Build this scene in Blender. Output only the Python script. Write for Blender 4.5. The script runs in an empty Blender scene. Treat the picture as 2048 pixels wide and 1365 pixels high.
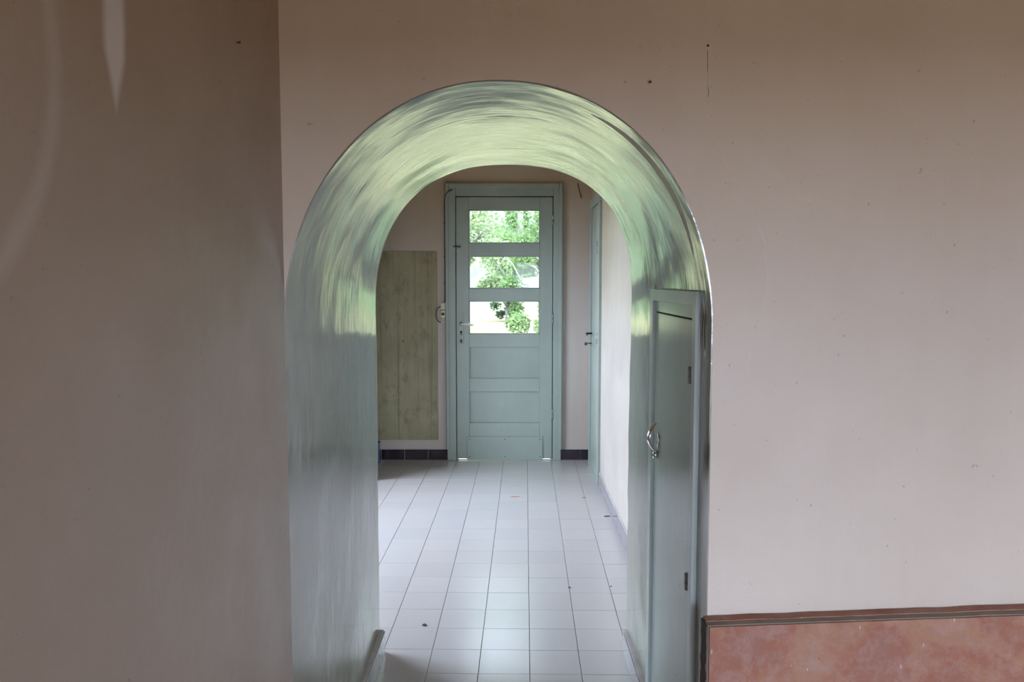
import bpy, bmesh, math, random
from mathutils import Vector, Matrix, noise

# ------------------------------------------------------------------ camera, world, sun, exposure
scene = bpy.context.scene
col = scene.collection
CAM_H, PITCH, FPX = 1.5112, 0.07458, 1581.93
TILE_ROT = -0.016645                      # the floor tiles are laid about one degree off the walls

cam_d = bpy.data.cameras.new('camera')
cam = bpy.data.objects.new('camera', cam_d)
col.objects.link(cam)
cam_d.sensor_width = 36.0
cam_d.lens = FPX / 2048.0 * 36.0
cam_d.clip_start = 0.05
cam_d.clip_end = 300
cam.location = (0, 0, CAM_H)
cam.rotation_euler = (math.pi / 2 - PITCH, 0, 0)
scene.camera = cam

world = bpy.data.worlds.new('overcast_sky')
scene.world = world
world.use_nodes = True
bg = world.node_tree.nodes['Background']
bg.inputs[0].default_value = (0.80, 0.895, 1.16, 1)
bg.inputs[1].default_value = 5.0

sun_d = bpy.data.lights.new('sun', 'SUN')
sun_d.energy = 4.0
sun_d.angle = math.radians(3)
sun_d.color = (1.0, 0.95, 0.85)
sun = bpy.data.objects.new('sun', sun_d)
col.objects.link(sun)
sun.rotation_euler = Vector((-1.0, -0.12, -1.15)).to_track_quat('-Z', 'Y').to_euler()

def portal(name, loc, rot, sx, sy):
    d = bpy.data.lights.new(name, 'AREA')
    d.shape = 'RECTANGLE'
    d.size, d.size_y = sx, sy
    d.cycles.is_portal = True
    o = bpy.data.objects.new(name, d)
    col.objects.link(o)
    o.location, o.rotation_euler = loc, rot
    return o

# openings (x or y range, z range)
BACK_WIN = (0.04, 2.05, 0.25, 1.95)          # window in the wall behind the camera
HALL_WIN = (3.45, 5.85, 0.80, 2.2)           # window in the left wall of the hall
FILL_WIN = (-2.3, -0.7, 0.35, 1.95)       # added unseen window behind the camera, brightens front wall and right jamb
portal('window_portal_fill', (-0.66, (FILL_WIN[0] + FILL_WIN[1]) / 2, (FILL_WIN[2] + FILL_WIN[3]) / 2), (math.pi / 2, 0, -math.pi / 2), FILL_WIN[1] - FILL_WIN[0], FILL_WIN[3] - FILL_WIN[2])
portal('window_portal_back', ((BACK_WIN[0] + BACK_WIN[1]) / 2, -2.72, (BACK_WIN[2] + BACK_WIN[3]) / 2), (math.pi / 2, 0, 0), BACK_WIN[1] - BACK_WIN[0], BACK_WIN[3] - BACK_WIN[2])
portal('window_portal_hall', (-2.42, (HALL_WIN[0] + HALL_WIN[1]) / 2, (HALL_WIN[2] + HALL_WIN[3]) / 2), (math.pi / 2, 0, -math.pi / 2), HALL_WIN[1] - HALL_WIN[0], HALL_WIN[3] - HALL_WIN[2])

vs = scene.view_settings
vs.view_transform = 'Standard'
vs.look = 'None'
vs.gamma = 1.0
vs.use_curve_mapping = False
vs.exposure = 2.5
cy = scene.cycles
cy.use_denoising = True
cy.adaptive_threshold = 0.02
cy.max_bounces = 9
cy.diffuse_bounces = 5
cy.glossy_bounces = 4
cy.transparent_max_bounces = 12
cy.sample_clamp_indirect = 2.0
cy.blur_glossy = 1.0

# ------------------------------------------------------------------ materials
class NT:
    def __init__(self, name):
        self.m = bpy.data.materials.new(name)
        self.m.use_nodes = True
        self.t = self.m.node_tree
        self.b = self.t.nodes['Principled BSDF']
        self.out = self.t.nodes['Material Output']
    def n(self, kind, **kw):
        o = self.t.nodes.new(kind)
        for k, v in kw.items():
            setattr(o, k, v)
        return o
    def l(self, a, b):
        self.t.links.new(a, b)
    def pos(self, scale=(1, 1, 1), uv=False):
        if uv:
            g = self.n('ShaderNodeTexCoord').outputs['UV']
        else:
            g = self.n('ShaderNodeNewGeometry').outputs['Position']
        mp = self.n('ShaderNodeMapping')
        mp.inputs['Scale'].default_value = scale
        self.l(g, mp.inputs[0])
        return mp.outputs[0]
    def obj(self, scale=(1, 1, 1)):
        g = self.n('ShaderNodeTexCoord').outputs['Object']
        mp = self.n('ShaderNodeMapping')
        mp.inputs['Scale'].default_value = scale
        self.l(g, mp.inputs[0])
        return mp.outputs[0]
    def noise(self, vec, scale, detail=4, rough=0.55, dist=0.0):
        o = self.n('ShaderNodeTexNoise')
        o.inputs['Scale'].default_value = scale
        o.inputs['Detail'].default_value = detail
        o.inputs['Roughness'].default_value = rough
        o.inputs['Distortion'].default_value = dist
        self.l(vec, o.inputs['Vector'])
        return o.outputs['Fac']
    def ramp(self, fac, stops):
        if len(stops) == 2 and not hasattr(stops[0][1], '__len__'):
            m = self.n('ShaderNodeMapRange')
            for i, v in ((1, stops[0][0]), (2, stops[1][0]), (3, stops[0][1]), (4, stops[1][1])):
                m.inputs[i].default_value = v
            self.l(fac, m.inputs[0])
            return m.outputs[0]
        r = self.n('ShaderNodeValToRGB')
        e = r.color_ramp.elements
        while len(e) < len(stops):
            e.new(0.5)
        for el, (p, c) in zip(e, stops):
            el.position = p
            el.color = (c[0], c[1], c[2], 1) if hasattr(c, '__len__') else (c, c, c, 1)
        self.l(fac, r.inputs[0])
        return r.outputs[0]
    def mix(self, fac, a, b, mode='MIX'):
        o = self.n('ShaderNodeMix', data_type='RGBA', blend_type=mode)
        for sock, v in ((o.inputs[0], fac), (o.inputs[6], a), (o.inputs[7], b)):
            if isinstance(v, bpy.types.NodeSocket):
                self.l(v, sock)
            elif hasattr(v, '__len__'):
                sock.default_value = (v[0], v[1], v[2], 1)
            else:
                sock.default_value = v
        return o.outputs[2]
    def math(self, op, a, b=0.0):
        o = self.n('ShaderNodeMath', operation=op)
        for sock, v in ((o.inputs[0], a), (o.inputs[1], b)):
            if isinstance(v, bpy.types.NodeSocket):
                self.l(v, sock)
            else:
                sock.default_value = v
        return o.outputs[0]
    def bump(self, h, strength, dist=0.01, prev=None):
        o = self.n('ShaderNodeBump')
        o.inputs['Strength'].default_value = strength
        o.inputs['Distance'].default_value = dist
        self.l(h, o.inputs['Height'])
        if prev is not None:
            self.l(prev, o.inputs['Normal'])
        return o.outputs[0]
    def set(self, color=None, rough=None, normal=None, metal=None, spec=None):
        for k, v in (('Base Color', color), ('Roughness', rough), ('Normal', normal), ('Metallic', metal), ('Specular IOR Level', spec)):
            if v is None:
                continue
            s = self.b.inputs[k]
            if isinstance(v, bpy.types.NodeSocket):
                self.l(v, s)
            elif hasattr(v, '__len__'):
                s.default_value = (v[0], v[1], v[2], 1)
            else:
                s.default_value = v
        return self.m

def plain(name, c, rough=0.5, metal=0.0, spec=0.5):
    t = NT(name)
    f = t.noise(t.obj(), 14, 3)
    k = t.ramp(f, [(0.3, tuple(x * 0.82 for x in c)), (0.7, tuple(min(1, x * 1.1) for x in c))])
    return t.set(k, rough, None, metal, spec)

def wall_paint(name, c, c2, rough=0.45, spec=0.4, streak=0.12, bump=0.12):
    """old emulsion on hand plaster: mottled tint, faint vertical roller streaks, uneven relief"""
    t = NT(name)
    p = t.pos()
    big = t.noise(p, 1.3, 5, 0.6)
    k = t.ramp(big, [(0.35, c), (0.68, c2)])
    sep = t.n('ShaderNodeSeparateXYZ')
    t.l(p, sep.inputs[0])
    high_tint = t.math('ADD', sep.outputs[2], t.math('MULTIPLY', t.noise(p, 1.1, 4, 0.6), 0.9))
    k = t.mix(t.ramp(high_tint, [(1.75, 0.0), (2.65, 0.75)]), k, (1.0, 0.93, 0.72), 'MULTIPLY')  # yellower towards the top of the wall, edge broken by noise
    st = t.noise(t.pos((26, 26, 1.1)), 1.0, 4, 0.6)
    k = t.mix(t.ramp(st, [(0.42, 0.0), (0.75, streak)]), k, tuple(min(1, x * 1.22) for x in c))
    sp = t.noise(p, 60, 2, 0.5)
    k = t.mix(t.ramp(sp, [(0.735, 0.0), (0.76, 0.55)]), k, tuple(x * 0.55 for x in c))
    b1 = t.bump(t.noise(p, 7, 4, 0.6), bump, 0.03)
    b2 = t.bump(t.noise(p, 150, 3, 0.6), bump * 0.6, 0.004, b1)
    r = t.ramp(t.noise(p, 4, 4), [(0.3, rough - 0.06), (0.7, rough + 0.08)])
    return t.set(k, r, b2, 0, spec)

def wall_left_paint():
    """the same old paint with a pale tapered streak and a faint pale ring high on the wall"""
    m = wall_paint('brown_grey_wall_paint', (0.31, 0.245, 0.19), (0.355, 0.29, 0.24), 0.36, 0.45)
    t = NT.__new__(NT)
    t.m, t.t = m, m.node_tree
    t.b, t.out = t.t.nodes['Principled BSDF'], t.t.nodes['Material Output']
    old = t.b.inputs['Base Color'].links[0].from_socket
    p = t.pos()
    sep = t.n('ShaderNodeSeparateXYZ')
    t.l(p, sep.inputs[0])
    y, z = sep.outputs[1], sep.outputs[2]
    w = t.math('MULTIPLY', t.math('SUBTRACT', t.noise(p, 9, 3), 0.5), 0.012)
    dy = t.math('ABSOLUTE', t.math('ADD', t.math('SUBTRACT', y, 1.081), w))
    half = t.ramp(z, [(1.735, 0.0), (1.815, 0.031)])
    run = t.math('MULTIPLY', t.ramp(t.math('SUBTRACT', half, dy), [(-0.004, 0.0), (0.012, 0.8)]), t.ramp(z, [(1.728, 0.0), (1.745, 1.0)]))  # pale streak, widening upwards
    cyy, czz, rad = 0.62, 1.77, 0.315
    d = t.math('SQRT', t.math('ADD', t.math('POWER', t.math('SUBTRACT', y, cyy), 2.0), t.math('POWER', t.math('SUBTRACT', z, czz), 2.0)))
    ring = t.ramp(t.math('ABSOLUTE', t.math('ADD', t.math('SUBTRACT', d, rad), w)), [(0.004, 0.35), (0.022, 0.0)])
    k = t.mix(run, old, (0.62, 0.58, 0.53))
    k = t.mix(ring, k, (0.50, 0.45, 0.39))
    return t.set(k)

def gloss_lining():
    """green gloss paint brushed along the curve of the arch"""
    t = NT('green_gloss_paint')
    uv = t.pos((1, 1, 1), True)
    brush = t.noise(t.pos((1.3, 26, 1), True), 1.0, 5, 0.62)
    fine = t.noise(t.pos((9, 130, 1), True), 1.0, 3, 0.6)
    mot = t.noise(uv, 2.6, 5, 0.6)
    k = t.ramp(mot, [(0.3, (0.20, 0.192, 0.15)), (0.7, (0.26, 0.25, 0.20))])
    k = t.mix(t.ramp(brush, [(0.5, 0.0), (0.8, 0.35)]), k, (0.20, 0.215, 0.18))
    sp = t.noise(t.pos((16, 40, 1), True), 1.0, 2, 0.5)
    k = t.mix(t.ramp(sp, [(0.755, 0.0), (0.775, 0.8)]), k, (0.10, 0.10, 0.08))
    b0 = t.bump(t.noise(uv, 3, 3, 0.5), 0.28, 0.02)
    b1 = t.bump(brush, 0.10, 0.008, b0)
    b2 = t.bump(fine, 0.08, 0.002, b1)
    r = t.ramp(mot, [(0.3, 0.09), (0.7, 0.15)])
    return t.set(k, r, b2, 0, 0.9)

def trim_paint(name, c, rough=0.32):
    t = NT(name)
    p = t.pos()
    k = t.ramp(t.noise(p, 3, 5, 0.6), [(0.3, tuple(x * 0.86 for x in c)), (0.7, c)])
    st = t.noise(t.pos((60, 60, 3)), 1, 3)
    k = t.mix(t.ramp(st, [(0.5, 0.0), (0.8, 0.2)]), k, tuple(x * 0.8 for x in c))
    sp = t.noise(p, 45, 2)
    k = t.mix(t.ramp(sp, [(0.74, 0.0), (0.765, 0.7)]), k, (0.12, 0.12, 0.10))
    return t.set(k, rough, t.bump(t.noise(t.pos((70, 70, 8)), 1, 3), 0.1, 0.004), 0, 0.5)

def tile_mat(name):
    t = NT(name)
    p = t.pos()
    inf = t.n('ShaderNodeObjectInfo')
    k = t.ramp(inf.outputs['Random'], [(0.0, (0.435, 0.425, 0.415)), (1.0, (0.465, 0.455, 0.44))])
    k = t.mix(t.ramp(t.noise(p, 1.6, 4), [(0.35, 0.0), (0.7, 0.35)]), k, (0.47, 0.43, 0.40))
    fl = t.noise(p, 190, 2, 0.5)
    k = t.mix(t.ramp(fl, [(0.66, 0.0), (0.72, 0.35)]), k, (0.34, 0.33, 0.33))
    r = t.ramp(t.noise(p, 9, 4), [(0.3, 0.12), (0.7, 0.17)])
    b = t.bump(t.noise(p, 240, 2, 0.5), 0.22, 0.002)
    return t.set(k, r, b, 0, 1.0)

def board_mat(name):
    t = NT(name)
    p = t.pos()
    k = t.ramp(t.noise(p, 5, 6, 0.62, 0.4), [(0.3, (0.26, 0.135, 0.105)), (0.45, (0.28, 0.11, 0.07)), (0.58, (0.33, 0.165, 0.10)), (0.72, (0.27, 0.16, 0.13))])
    k = t.mix(t.ramp(t.noise(p, 26, 5, 0.7), [(0.45, 0.0), (0.75, 0.5)]), k, (0.40, 0.29, 0.26))
    k = t.mix(t.ramp(t.noise(t.pos((90, 90, 22)), 1, 2), [(0.73, 0.0), (0.76, 0.9)]), k, (0.62, 0.54, 0.50))
    k = t.mix(t.ramp(t.noise(p, 55, 2), [(0.74, 0.0), (0.78, 0.8)]), k, (0.14, 0.08, 0.06))
    return t.set(k, 0.6, t.bump(t.noise(p, 60, 4), 0.2, 0.004), 0, 0.35)

def hardboard_mat():
    t = NT('khaki_painted_hardboard')
    p = t.pos()
    k = t.ramp(t.noise(p, 2.2, 5, 0.6), [(0.3, (0.22, 0.19, 0.095)), (0.7, (0.33, 0.30, 0.175))])
    st = t.noise(t.pos((48, 48, 0.8)), 1.0, 4, 0.65)
    k = t.mix(t.ramp(st, [(0.50, 0.0), (0.74, 0.6)]), k, (0.11, 0.10, 0.06))
    k = t.mix(t.ramp(t.noise(t.pos((9, 9, 5)), 1.5, 6, 0.75), [(0.52, 0.0), (0.66, 0.6)]), k, (0.13, 0.115, 0.065))
    k = t.mix(t.ramp(t.noise(p, 26, 2), [(0.73, 0.0), (0.76, 0.8)]), k, (0.06, 0.055, 0.04))
    return t.set(k, 0.45, t.bump(st, 0.15, 0.004), 0, 0.45)

def glass_mat():
    t = NT('window_glass')
    tr = t.n('ShaderNodeBsdfTransparent')
    tr.inputs[0].default_value = (0.97, 0.985, 0.97, 1)
    gl = t.n('ShaderNodeBsdfGlossy')
    gl.inputs['Roughness'].default_value = 0.03
    fr = t.n('ShaderNodeFresnel')
    fr.inputs[0].default_value = 1.2
    mx = t.n('ShaderNodeMixShader')
    t.l(fr.outputs[0], mx.inputs[0])
    t.l(tr.outputs[0], mx.inputs[1])
    t.l(gl.outputs[0], mx.inputs[2])
    t.l(mx.outputs[0], t.out.inputs[0])
    return t.m

def leaf_mat(name, c):
    t = NT(name)
    k = t.ramp(t.noise(t.pos(), 1.1, 4, 0.6), [(0.3, tuple(x * 0.55 for x in c)), (0.7, tuple(min(1, x * 1.25) for x in c))])
    d = t.n('ShaderNodeBsdfDiffuse')
    tl = t.n('ShaderNodeBsdfTranslucent')
    t.l(k, d.inputs[0])
    t.l(k, tl.inputs[0])
    mx = t.n('ShaderNodeMixShader')
    mx.inputs[0].default_value = 0.4
    t.l(d.outputs[0], mx.inputs[1])
    t.l(tl.outputs[0], mx.inputs[2])
    t.l(mx.outputs[0], t.out.inputs[0])
    return t.m

def wood_ceiling():
    t = NT('brown_stained_boards')
    w = t.noise(t.pos((40, 1.2, 1)), 1.0, 5, 0.6)
    k = t.ramp(w, [(0.3, (0.36, 0.19, 0.06)), (0.7, (0.52, 0.30, 0.11))])
    return t.set(k, 0.6, t.bump(w, 0.2, 0.004), 0, 0.3)

def grass_mat():
    t = NT('dry_sunlit_grass')
    p = t.pos()
    k = t.ramp(t.noise(p, 0.5, 6, 0.65), [(0.3, (0.08, 0.085, 0.035)), (0.55, (0.11, 0.11, 0.05)), (0.75, (0.07, 0.095, 0.03))])
    k = t.mix(t.ramp(t.noise(p, 18, 4), [(0.4, 0.0), (0.7, 0.5)]), k, (0.13, 0.13, 0.075))
    sep = t.n('ShaderNodeSeparateXYZ')
    t.l(p, sep.inputs[0])
    soil = t.ramp(t.noise(p, 3, 5), [(0.3, (0.07, 0.05, 0.035)), (0.7, (0.12, 0.09, 0.06))])
    k = t.mix(t.math('LESS_THAN', sep.outputs[1], 6.9), k, soil)
    wood = t.ramp(t.noise(p, 1.7, 6, 0.7), [(0.3, (0.05, 0.08, 0.04)), (0.7, (0.10, 0.14, 0.07))])
    k = t.mix(t.math('GREATER_THAN', sep.outputs[1], 19.6), k, wood)
    return t.set(k, 0.9, t.bump(t.noise(p, 30, 4), 0.5, 0.05), 0, 0.2)

M = {
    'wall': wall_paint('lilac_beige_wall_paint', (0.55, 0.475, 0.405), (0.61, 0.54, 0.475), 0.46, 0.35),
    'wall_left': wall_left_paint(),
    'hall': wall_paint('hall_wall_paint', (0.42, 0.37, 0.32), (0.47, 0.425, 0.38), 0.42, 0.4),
    'lining': gloss_lining(),
    'trim': trim_paint('mint_door_paint', (0.29, 0.345, 0.295)),
    'cup': trim_paint('grey_mint_cupboard_paint', (0.58, 0.68, 0.65), 0.16),
    'cupframe': trim_paint('pale_blue_green_frame_paint', (0.68, 0.77, 0.77), 0.25),
    'tile': tile_mat('white_speckled_floor_tile'),
    'grout': plain('grey_grout', (0.16, 0.15, 0.14), 0.9),
    'lightgrout': plain('pale_grout', (0.45, 0.42, 0.40), 0.9),
    'basetile': plain('aubergine_glazed_tile', (0.022, 0.014, 0.02), 0.12),
    'greytile': plain('grey_mauve_glazed_tile', (0.27, 0.25, 0.26), 0.1),
    'board': board_mat('worn_red_board'),
    'rawwood': plain('grey_raw_wood_edge', (0.26, 0.215, 0.175), 0.85),
    'darkwood': plain('splintered_dark_wood', (0.10, 0.075, 0.055), 0.9),
    'hardboard': hardboard_mat(),
    'glass': glass_mat(),
    'chrome': plain('chrome', (0.8, 0.8, 0.82), 0.08, 1.0),
    'brass': plain('dull_brass', (0.42, 0.30, 0.16), 0.35, 1.0),
    'steel': plain('painted_steel', (0.25, 0.28, 0.26), 0.35, 0.3),
    'white_lever': plain('ivory_lever', (0.62, 0.60, 0.50), 0.3),
    'dark': plain('dark_gap', (0.012, 0.011, 0.010), 0.9),
    'cable': plain('brown_cable', (0.055, 0.045, 0.035), 0.6),
    'bakelite': plain('cream_bakelite', (0.66, 0.60, 0.45), 0.4),
    'blue': plain('blue_plastic', (0.02, 0.09, 0.24), 0.35),
    'ceiling': wood_ceiling(),
    'nearfloor': plain('brown_floor', (0.28, 0.195, 0.135), 0.5),
    'grass': grass_mat(),
    'leaf_a': leaf_mat('sunlit_leaf', (0.09, 0.145, 0.055)),
    'leaf_b': leaf_mat('pale_leaf', (0.13, 0.18, 0.085)),
    'leaf_c': leaf_mat('dark_leaf', (0.07, 0.105, 0.06)),
    'bark': plain('pale_bark', (0.10, 0.09, 0.08), 0.9),
    'stain': plain('pale_plaster', (0.66, 0.585, 0.52), 0.6),
    'render': plain('exterior_render', (0.5, 0.47, 0.42), 0.9),
    'debris': plain('dry_debris', (0.06, 0.05, 0.045), 0.9),
    'rust': plain('rust_crumbs', (0.30, 0.10, 0.04), 0.9),
    'stake': plain('green_stake', (0.10, 0.22, 0.16), 0.7),
}

# ------------------------------------------------------------------ helpers
def world_loc(o):
    p = Vector((0, 0, 0))
    while o is not None:
        p += o.location
        o = o.parent
    return p

def link(name, me, mat, parent=None):
    o = bpy.data.objects.new(name, me)
    col.objects.link(o)
    if mat is not None and not me.materials:
        me.materials.append(mat)
    if parent is not None:
        o.parent = parent
        o.location = -world_loc(parent)
    return o

def from_bm(name, bm, mat, parent=None, smooth=False):
    me = bpy.data.meshes.new(name)
    bmesh.ops.recalc_face_normals(bm, faces=bm.faces)
    bm.to_mesh(me)
    bm.free()
    if smooth:
        me.shade_smooth()
    return link(name, me, mat, parent)

def add_box(bm, x0, x1, y0, y1, z0, z1, bevel=0.0, seg=1):
    r = bmesh.ops.create_cube(bm, size=1.0)
    vs_ = r['verts']
    for v in vs_:
        v.co = Vector(((x0 + x1) / 2 + v.co.x * (x1 - x0), (y0 + y1) / 2 + v.co.y * (y1 - y0), (z0 + z1) / 2 + v.co.z * (z1 - z0)))
    if bevel > 0:
        es = {e for v in vs_ for e in v.link_edges}
        bmesh.ops.bevel(bm, geom=list(es), offset=bevel, segments=seg, affect='EDGES', profile=0.5)

def box(name, x0, x1, y0, y1, z0, z1, mat, parent=None, bevel=0.0, seg=1):
    bm = bmesh.new()
    add_box(bm, x0, x1, y0, y1, z0, z1, bevel, seg)
    return from_bm(name, bm, mat, parent)

def boxes(name, lst, mat, parent=None):
    bm = bmesh.new()
    for b in lst:
        add_box(bm, *b)
    return from_bm(name, bm, mat, parent)

def tube_bm(bm, pts, radii, seg=8, cap=True):
    if not hasattr(radii, '__len__'):
        radii = [radii] * len(pts)
    pts = [Vector(p) for p in pts]
    rings = []
    up = Vector((0.3, 0.2, 1)).normalized()
    for i, p in enumerate(pts):
        t = (pts[min(i + 1, len(pts) - 1)] - pts[max(i - 1, 0)]).normalized()
        a = t.cross(up)
        if a.length < 1e-3:
            a = t.cross(Vector((1, 0, 0)))
        a.normalize()
        b = t.cross(a)
        rings.append([bm.verts.new(p + (a * math.cos(k * 2 * math.pi / seg) + b * math.sin(k * 2 * math.pi / seg)) * radii[i]) for k in range(seg)])
    for r0, r1 in zip(rings, rings[1:]):
        for k in range(seg):
            bm.faces.new((r0[k], r0[(k + 1) % seg], r1[(k + 1) % seg], r1[k]))
    if cap:
        bm.faces.new(rings[0][::-1])
        bm.faces.new(rings[-1])

def tube(name, pts, radii, mat, parent=None, seg=8):
    bm = bmesh.new()
    tube_bm(bm, pts, radii, seg)
    return from_bm(name, bm, mat, parent, True)

def lathe_bm(bm, prof, centre, axis='Z', seg=24):
    """prof: list of (radius, height along axis)"""
    rings = []
    for r, h in prof:
        ring = []
        for k in range(seg):
            a = 2 * math.pi * k / seg
            c, s = r * math.cos(a), r * math.sin(a)
            v = {'Z': (c, s, h), 'X': (h, c, s), 'Y': (c, h, s)}[axis]
            ring.append(bm.verts.new(Vector(centre) + Vector(v)))
        rings.append(ring)
    for r0, r1 in zip(rings, rings[1:]):
        for k in range(seg):
            bm.faces.new((r0[k], r0[(k + 1) % seg], r1[(k + 1) % seg], r1[k]))
    bm.faces.new(rings[0])
    bm.faces.new(rings[-1])

def lathe(name, prof, centre, mat, parent=None, axis='Z', seg=24):
    bm = bmesh.new()
    lathe_bm(bm, prof, centre, axis, seg)
    return from_bm(name, bm, mat, parent, True)

def empty(name, loc):
    o = bpy.data.objects.new(name, None)
    col.objects.link(o)
    o.location = loc
    o.empty_display_size = 0.1
    bpy.context.view_layer.update()
    return o

def tag(o, label, cat, kind=None, group=None):
    o['label'] = label
    o['category'] = cat
    if kind:
        o['kind'] = kind
    if group:
        o['group'] = group
    return o

def structure(o, label, cat):
    return tag(o, label, cat, 'structure')

# ------------------------------------------------------------------ measures (metres)
XL, XR = -0.530, 0.465                    # passage jambs
Y1, YB = 1.845, 3.133                     # front and back face of the thick wall
YF = 6.645                                # far wall of the hall
XH = 0.655                                # right wall of the hall
XHL = -2.30                               # left wall of the hall
ZC = 2.75                                 # ceilings
ROOM_R, ROOM_B = 3.2, -2.6                # near room, right and back walls
ACX, AA, AB, AZ, AN = (XL + XR) / 2, (XR - XL) / 2, 0.578, 1.39, 2.07

# the hand-built opening is a little fuller at its far end, most of all in the right haunch:
# (half width, height of springing, exponent of the curve) of each half, front and back
ARC_L = ((0.4975, 1.39, 2.07), (0.508, 1.40, 2.30))
ARC_R = ((0.4985, 1.39, 2.13), (0.506, 1.45, 2.52))
CROWN = 1.968

def arch_profile(off=0.0, n=72, low=0.0, nj=26, f=0.0):
    """(x, z, nx, nz) from left foot over the crown to right foot, n = inward normal; f = 0 front, 1 back"""
    def par(h):
        return [p + (q - p) * f for p, q in zip(*h)]
    (al, zl, el), (ar, zr, er) = par(ARC_L), par(ARC_R)
    al, ar = al + off, ar + off
    foot = 0.4975 + off + 0.002 * f
    pts = []
    for i in range(nj):
        pts.append((ACX - al, low + (zl - low) * i / nj, 1.0, 0.0))
    for i in range(n + 1):
        t = math.pi - math.pi * i / n
        c, s_ = math.cos(t), max(0.0, math.sin(t))
        a, zs, e = (al, zl, el) if c < 0 else (ar, zr, er)
        b = CROWN + off - zs
        u, v = abs(c) ** (2 / e), s_ ** (2 / e)
        x = math.copysign(a * u, c)
        nx, nz = -math.copysign(u ** (e - 1) / a, c), -(v ** (e - 1)) / b
        L = math.hypot(nx, nz)
        pts.append((ACX + x, zs + b * v, nx / L, nz / L))
    for i in range(1, nj + 1):
        z = zr - (zr - low) * i / nj
        k = min(1.0, max(0.0, (z - 0.9) / (zr - 0.9)))
        pts.append((ACX + foot + (ar - foot) * k, z, -1.0, 0.0))
    return pts

def plaster(p):
    p = Vector(p)
    e = min(abs(p.y - Y1), abs(p.y - YB)) if p.y > Y1 else Y1 - p.y + 0.12
    e = min(1.0, max(0.0, (e - 0.12) / 0.2))          # true at the arrises, wavy between them
    return e * (0.0045 * noise.noise(p * 2.3) + 0.0018 * noise.noise(p * 7.0 + Vector((3, 1, 8))) + 0.0006 * noise.noise(p * 19.0))

# ------------------------------------------------------------------ large structure
# passage lining: left jamb, vault and right jamb in one plastered surface
def passage_lining():
    prof = arch_profile()
    nd = 44
    bm = bmesh.new()
    uvl = bm.loops.layers.uv.new('UVMap')
    arc = [0.0]
    for p, q in zip(prof, prof[1:]):
        arc.append(arc[-1] + math.hypot(q[0] - p[0], q[1] - p[1]))
    inner, outer = [], []
    for j in range(nd + 1):
        y = Y1 - 0.0002 + (YB - Y1 + 0.0004) * j / nd
        ri, ro = [], []
        for (x, z, nx, nz), s in zip(arch_profile(f=j / nd), arc):
            d = plaster((x, y, z))
            if j in (0, nd):                                # hand-run arris
                d += 0.0025 * noise.noise(Vector((s * 9.0, j, 0)))
            if 0 < j < nd and (z < 0.002):
                d = max(d, -0.002)
            ri.append(bm.verts.new((x + nx * d, y, z + nz * d)))
            th = 0.05 if 0 < j < nd else 0.0035
            ro.append(bm.verts.new((x - nx * th, y, z - nz * th)))
        inner.append(ri)
        outer.append(ro)
    n = len(prof)
    def face(vs_, uv=None):
        f = bm.faces.new(vs_)
        f.smooth = True
        if uv:
            for lp, c in zip(f.loops, uv):
                lp[uvl].uv = c
    for j in range(nd):
        ya, yb = (YB - Y1) * j / nd, (YB - Y1) * (j + 1) / nd
        for i in range(n - 1):
            face((inner[j][i], inner[j][i + 1], inner[j + 1][i + 1], inner[j + 1][i]),
                 ((arc[i], ya), (arc[i + 1], ya), (arc[i + 1], yb), (arc[i], yb)))
            face((outer[j][i], outer[j + 1][i], outer[j + 1][i + 1], outer[j][i + 1]))
        for i in (0, n - 1):
            bm.faces.new((inner[j][i], inner[j + 1][i], outer[j + 1][i], outer[j][i]))
    for j in (0, nd):
        for i in range(n - 1):
            f = bm.faces.new([bm.verts.new(v.co) for v in (inner[j][i], inner[j][i + 1], outer[j][i + 1], outer[j][i])])
            for lp in f.loops:
                lp[uvl].uv = (lp.vert.co.x, lp.vert.co.z)
    o = from_bm('wall_passage', bm, M['lining'])
    return structure(o, 'glossy pale green plastered lining of the arched passage', 'passage')
passage = passage_lining()

def arched_wall(name, x0, x1, y0, y1, mat, label, f=0.0):
    """a wall with the arched opening cut through it"""
    prof = [p for p in arch_profile(0.0025, 72, -0.02, 4, f)]
    bm = bmesh.new()
    def slab(poly):
        f = [bm.verts.new((x, y0, z)) for x, z in poly]
        b = [bm.verts.new((x, y1, z)) for x, z in poly]
        bm.faces.new(f)
        bm.faces.new(b[::-1])
        for i in range(len(poly)):
            k = (i + 1) % len(poly)
            bm.faces.new((f[i], b[i], b[k], f[k]))
    xa, xb = prof[0][0], max(p[0] for p in prof)
    if x0 < xa:
        slab([(x0, -0.02), (xa, -0.02), (xa, ZC), (x0, ZC)])
    slab([(xb, -0.02), (x1, -0.02), (x1, ZC), (xb, ZC)])
    top = [(p[0], p[1]) for p in prof[4:-4]]
    slab([(xa, top[0][1] - 0.0)] + top[1:] + [(xb, top[-1][1]), (xb, ZC), (xa, ZC)])
    o = from_bm(name, bm, mat)
    return structure(o, label, 'wall')
wall_front = arched_wall('wall_front', -0.50, ROOM_R, Y1, Y1 + 0.12, M['wall'], 'lilac-beige plaster wall with the round-arched opening')
arched_wall('wall_hall_near', XHL, XH, YB - 0.12, YB, M['hall'], 'hall side of the thick wall around the arch', 1.0)

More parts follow.
